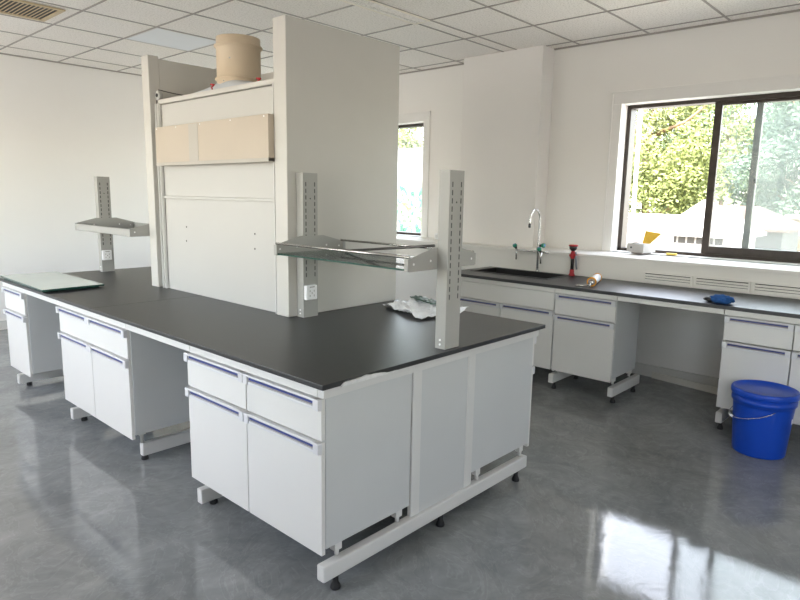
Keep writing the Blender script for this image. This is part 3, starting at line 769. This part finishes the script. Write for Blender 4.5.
f = B(); f.box(1.311,1.934,3.711,3.722,H-.006,H-.0005); f.box(1.311,1.934,4.308,4.319,H-.006,H-.0005); f.box(1.311,1.322,3.722,4.308,H-.006,H-.0005); f.box(1.923,1.934,3.722,4.308,H-.006,H-.0005)
f.build('light_frame', M['handle'], lp_)
sd = thing('slot_diffuser', 'long cream framed slot air diffuser in the ceiling above the hood', 'air diffuser', (2.0, 1.815, H-.02))
f = B(); xa, xb, ya, yb = 1.31, 2.592, 1.735, 1.90
f.box(xa, xb, ya, ya+.016, H-.016, H-.006); f.box(xa, xb, yb-.016, yb, H-.016, H-.006); f.box(xb-.016, xb, ya+.016, yb-.016, H-.016, H-.006); f.box(xa, xa+.016, ya+.016, yb-.016, H-.016, H-.006)
f.build('diffuser_frame', M['diff'], sd, bevel=.002)
q = B(); q.box(xa+.016, xb-.016, ya+.016, ya+.105, H-.012, H-.0055); q.box(xa+.016, xb-.016, ya+.118, yb-.016, H-.012, H-.0055); q.build('blade', M['tile'], sd)
B().box(xa+.016, xb-.016, ya+.105, ya+.118, H-.0075, H-.0055).build('slot', M['greyd'], sd)

# ------------------------------------------------------------------ outside
GZ = -3.6
og = B().box(XO+.02, 70, -45, 60, GZ-.3, GZ); o = struct(og, 'ground', M['ground'])
def tree(label, base, h, crown, rad, leafm, n, ls, seed, trunk=.22, group='trees outside the windows'):
    rnd = random.Random(seed)
    t = thing('tree', label, 'tree', base, group)
    bx, by, bz = base; tb = B()
    tb.tube([(bx, by, bz), (bx+.15, by-.1, bz+h*.3), (bx-.1, by+.1, bz+h*.6), (bx, by, bz+h*.9)], [trunk, trunk*.8, trunk*.5, trunk*.12], 10)
    clusters = []
    for k in range(11):
        z0 = bz+h*(.25+.05*k); a = rnd.random()*6.28; L = rad*(.55+.4*rnd.random())
        p0 = Vector((bx, by, z0)); p2 = p0+Vector((math.cos(a)*L, math.sin(a)*L, L*(.35+.4*rnd.random()))); p1 = (p0+p2)/2+Vector((0,0,-.1*L))
        tb.tube([p0, p1, p2], [trunk*.38, trunk*.25, trunk*.08], 7); clusters.append(p2)
    tb.build('trunk', M['bark'], t)
    f = B(); vs = []; fs = []
    cl_ = []
    cz = bz+crown
    for k in range(46):
        while True:
            p = Vector((rnd.uniform(-1,1), rnd.uniform(-1,1), rnd.uniform(-1,1)))
            if p.length < 1: break
        cl_.append((Vector((bx, by, cz))+Vector((p.x*rad, p.y*rad, p.z*(h-crown)*1.0)), rad*rnd.uniform(.22,.42)))
    cl_ += [(c_, rad*.3) for c_ in clusters]
    for i in range(n):
        c_, r_ = cl_[rnd.randrange(len(cl_))]
        v = Vector((rnd.gauss(0,1), rnd.gauss(0,1), rnd.gauss(0,1))).normalized()*r_*rnd.random()**.4
        p = c_+v
        a = Vector((rnd.gauss(0,1), rnd.gauss(0,1), rnd.gauss(0,1))).normalized(); b2 = a.orthogonal().normalized()
        a *= ls*rnd.uniform(.6,1.2); b2 *= ls*.5
        k = len(vs); vs += [p-a, p+b2, p+a*1.1, p-b2]; fs.append((k, k+1, k+2, k+3))
    f.add(vs, fs, None, False)
    o = f.build('foliage', leafm, t)
    return t
tree('sunny yellow-green tree just beyond the open pane of the large window', (22.5, 7.6, GZ), 10.0, 6.6, 2.9, M['leafy'], 26000, .10, 3)
tree('second yellow-green tree further left outside the large window', (27, 14.4, GZ), 10.5, 7.0, 3.4, M['leafy'], 20000, .13, 11)
tree('dark blue-green tree behind the brown roof at the right of the window', (30, 3.0, GZ), 11.4, 6.9, 3.6, M['leafc'], 26000, .12, 21)
tree('deep green tree standing behind between the sunny tree and the dark one', (37, 9.0, GZ), 11.0, 6.6, 3.6, M['leafd'], 20000, .15, 31)
tree('leafy tree showing above the painted wall in the second window', (12.5, 11.0, GZ), 7.5, 5.9, 1.9, M['leafy'], 14000, .09, 41)
hs = thing('house', 'low pale house with a white hipped roof seen through the open pane', 'house', (16.5, 2.6, GZ))
B().box(15.2, 17.4, 2.62, 4.2, GZ, .72).build('house_wall', M['hwall'], hs)
rf_ = B(); ez = .72
A = [(14.95,4.40,ez),(14.95,2.42,ez),(17.65,2.42,ez),(17.65,4.40,ez),(16.3,3.70,1.56),(16.3,3.55,1.56)]
rf_.add(A+[(x,y,z-.08) for x, y, z in A[:4]], [(0,4,5,1),(1,5,2),(2,5,4,3),(3,4,0),(0,1,7,6),(1,2,8,7),(2,3,9,8),(3,0,6,9),(6,7,8,9)])
rf_.build('house_roof', M['roofw'], hs)
for k in range(6):
    y = 4.02-.22*k; B().box(15.185, 15.2, y-.09, y+.08, .46, .635).build('window_slot', M['hwalld'], hs)
h2 = thing('house', 'grey house with a brown tiled roof seen through the right-hand pane', 'house', (20.4, 3.2, GZ))
B().box(19.25, 21.6, 2.36, 4.5, GZ, .74).build('house_wall', M['hwalld'], h2)
rf_ = B(); ez = .72
A = [(18.95,4.7,ez),(18.95,2.15,ez+.06),(21.9,2.15,ez+.06),(21.9,4.7,ez),(20.4,4.4,1.42),(20.4,3.28,1.40)]
rf_.add(A+[(x,y,z-.09) for x, y, z in A[:4]], [(0,4,5,1),(1,5,2),(2,5,4,3),(3,4,0),(0,1,7,6),(1,2,8,7),(2,3,9,8),(3,0,6,9),(6,7,8,9)])
rf_.build('house_roof', M['roofr'], h2)
ys_ = thing('shed', 'small ochre shed at the right edge of the large window view', 'shed', (24, 1.9, GZ))
B().box(23, 25, 1.0, 2.95, GZ, 1.0).build('shed_wall', M['ywall'], ys_); B().box(22.9, 25.1, .9, 3.05, 1.0, 1.12).build('shed_roof', M['hwall'], ys_); B().box(22.98, 23.0, 2.2, 2.62, .45, .85).build('shed_window', M['tube'], ys_)
po = B().tube([(6.0, 1.37, GZ), (6.0, 1.36, 0), (6.0, 1.385, 4.2)], .022, 12)
tag(po.build('pole', M['pole']), 'thin white upright pole just outside the large window', 'pole')
mw = B().box(8.0, 8.2, 5.0, 9.5, GZ, 2.45); tag(mw.build('garden_wall', M['mural']), 'white wall with painted green leaves outside the second window', 'wall')
cw = thing('white_hut', 'bright white block outside at the lower left of the large window', 'hut', (9.0, 2.75, GZ))
B().box(9.0, 10.2, 2.30, 3.3, GZ, 1.22).build('hut_wall', M['hwall'], cw); B().box(8.95, 10.25, 2.25, 3.35, 1.22, 1.27).build('hut_roof', M['pole'], cw)

# ------------------------------------------------------------------ light
wd = bpy.data.worlds.new('world'); scene.world = wd; wd.use_nodes = True
nt = wd.node_tree; bg = nt.nodes['Background']
sky = nt.nodes.new('ShaderNodeTexSky'); sky.sky_type = 'NISHITA'; sky.sun_disc = False
sky.sun_elevation = math.radians(52); sky.sun_rotation = math.radians(250); sky.air_density = 1.3; sky.dust_density = 1.0; sky.ozone_density = 1.0
mxw = nt.nodes.new('ShaderNodeMix'); mxw.data_type = 'RGBA'; mxw.inputs['Factor'].default_value = .45
mxw.inputs['B'].default_value = (6.9, 6.6, 6.3, 1)
nt.links.new(sky.outputs['Color'], mxw.inputs['A']); nt.links.new(mxw.outputs['Result'], bg.inputs['Color'])
bg.inputs['Strength'].default_value = 1.4
sun = bpy.data.lights.new('sun', 'SUN'); sun.energy = 17.0; sun.angle = math.radians(.6); sun.color = (1, .93, .83)
so = bpy.data.objects.new('sun', sun); COL.objects.link(so)
sdv = Vector((.42, .20, -.885))
so.rotation_euler = sdv.to_track_quat('-Z', 'Y').to_euler()
def portal(x, y0, y1, z0, z1, sgn):
    l = bpy.data.lights.new('window_portal', 'AREA'); l.shape = 'RECTANGLE'; l.size = y1-y0; l.size_y = z1-z0
    l.cycles.is_portal = True
    o = bpy.data.objects.new('window_portal', l); COL.objects.link(o); o.location = (x, (y0+y1)/2, (z0+z1)/2)
    o.rotation_euler = (PI/2, 0, PI/2*(1 if sgn < 0 else -1))
    o.rotation_euler = Vector((sgn, 0, 0)).to_track_quat('-Z', 'Z').to_euler()
for a, b_ in OPEN: portal(XB-.28, a, b_, WZ0, WZ1, 1)
l = bpy.data.lights.new('window_portal', 'AREA'); l.shape = 'RECTANGLE'; l.size = OPX[1]-OPX[0]; l.size_y = 1.7; l.cycles.is_portal = True
o = bpy.data.objects.new('window_portal', l); COL.objects.link(o); o.location = ((OPX[0]+OPX[1])/2, YR-.28, 1.65); o.rotation_euler = Vector((0,1,0)).to_track_quat('-Z', 'Z').to_euler()
portal(XO-.02, W1[0], W1[1], Z0, Z1, -1); portal(XO-.02, W2[0], W2[1], Z0, Z1, -1)

# ------------------------------------------------------------------ camera
cam = bpy.data.cameras.new('camera'); cam.sensor_width = 36; cam.lens = 619.44*36/800; cam.clip_start = .05; cam.clip_end = 300
cobj = bpy.data.objects.new('camera', cam); COL.objects.link(cobj)
a, b_, c = 0.16629312, -0.83035396, 0.01825042
rx = Matrix(((1,0,0),(0,math.cos(a),-math.sin(a)),(0,math.sin(a),math.cos(a))))
ry = Matrix(((math.cos(b_),0,math.sin(b_)),(0,1,0),(-math.sin(b_),0,math.cos(b_))))
rz = Matrix(((math.cos(c),-math.sin(c),0),(math.sin(c),math.cos(c),0),(0,0,1)))
Rm = (rz @ rx @ ry) @ Matrix(((1,0,0),(0,0,-1),(0,1,0)))
rot = Matrix((Rm[0], -Rm[1], -Rm[2])).transposed()
cobj.matrix_world = Matrix.Translation((-1.39728,-1.64,1.512314)) @ rot.to_4x4()
scene.camera = cobj
vs_ = scene.view_settings
vs_.view_transform = 'Standard'; vs_.look = 'None'; vs_.gamma = 1; vs_.use_curve_mapping = False; vs_.exposure = .5
scene.render.film_transparent = False
scene.cycles.max_bounces = 12; scene.cycles.diffuse_bounces = 8; scene.cycles.transparent_max_bounces = 16
scene.cycles.use_denoising = True
scene.cycles.sample_clamp_indirect = 8
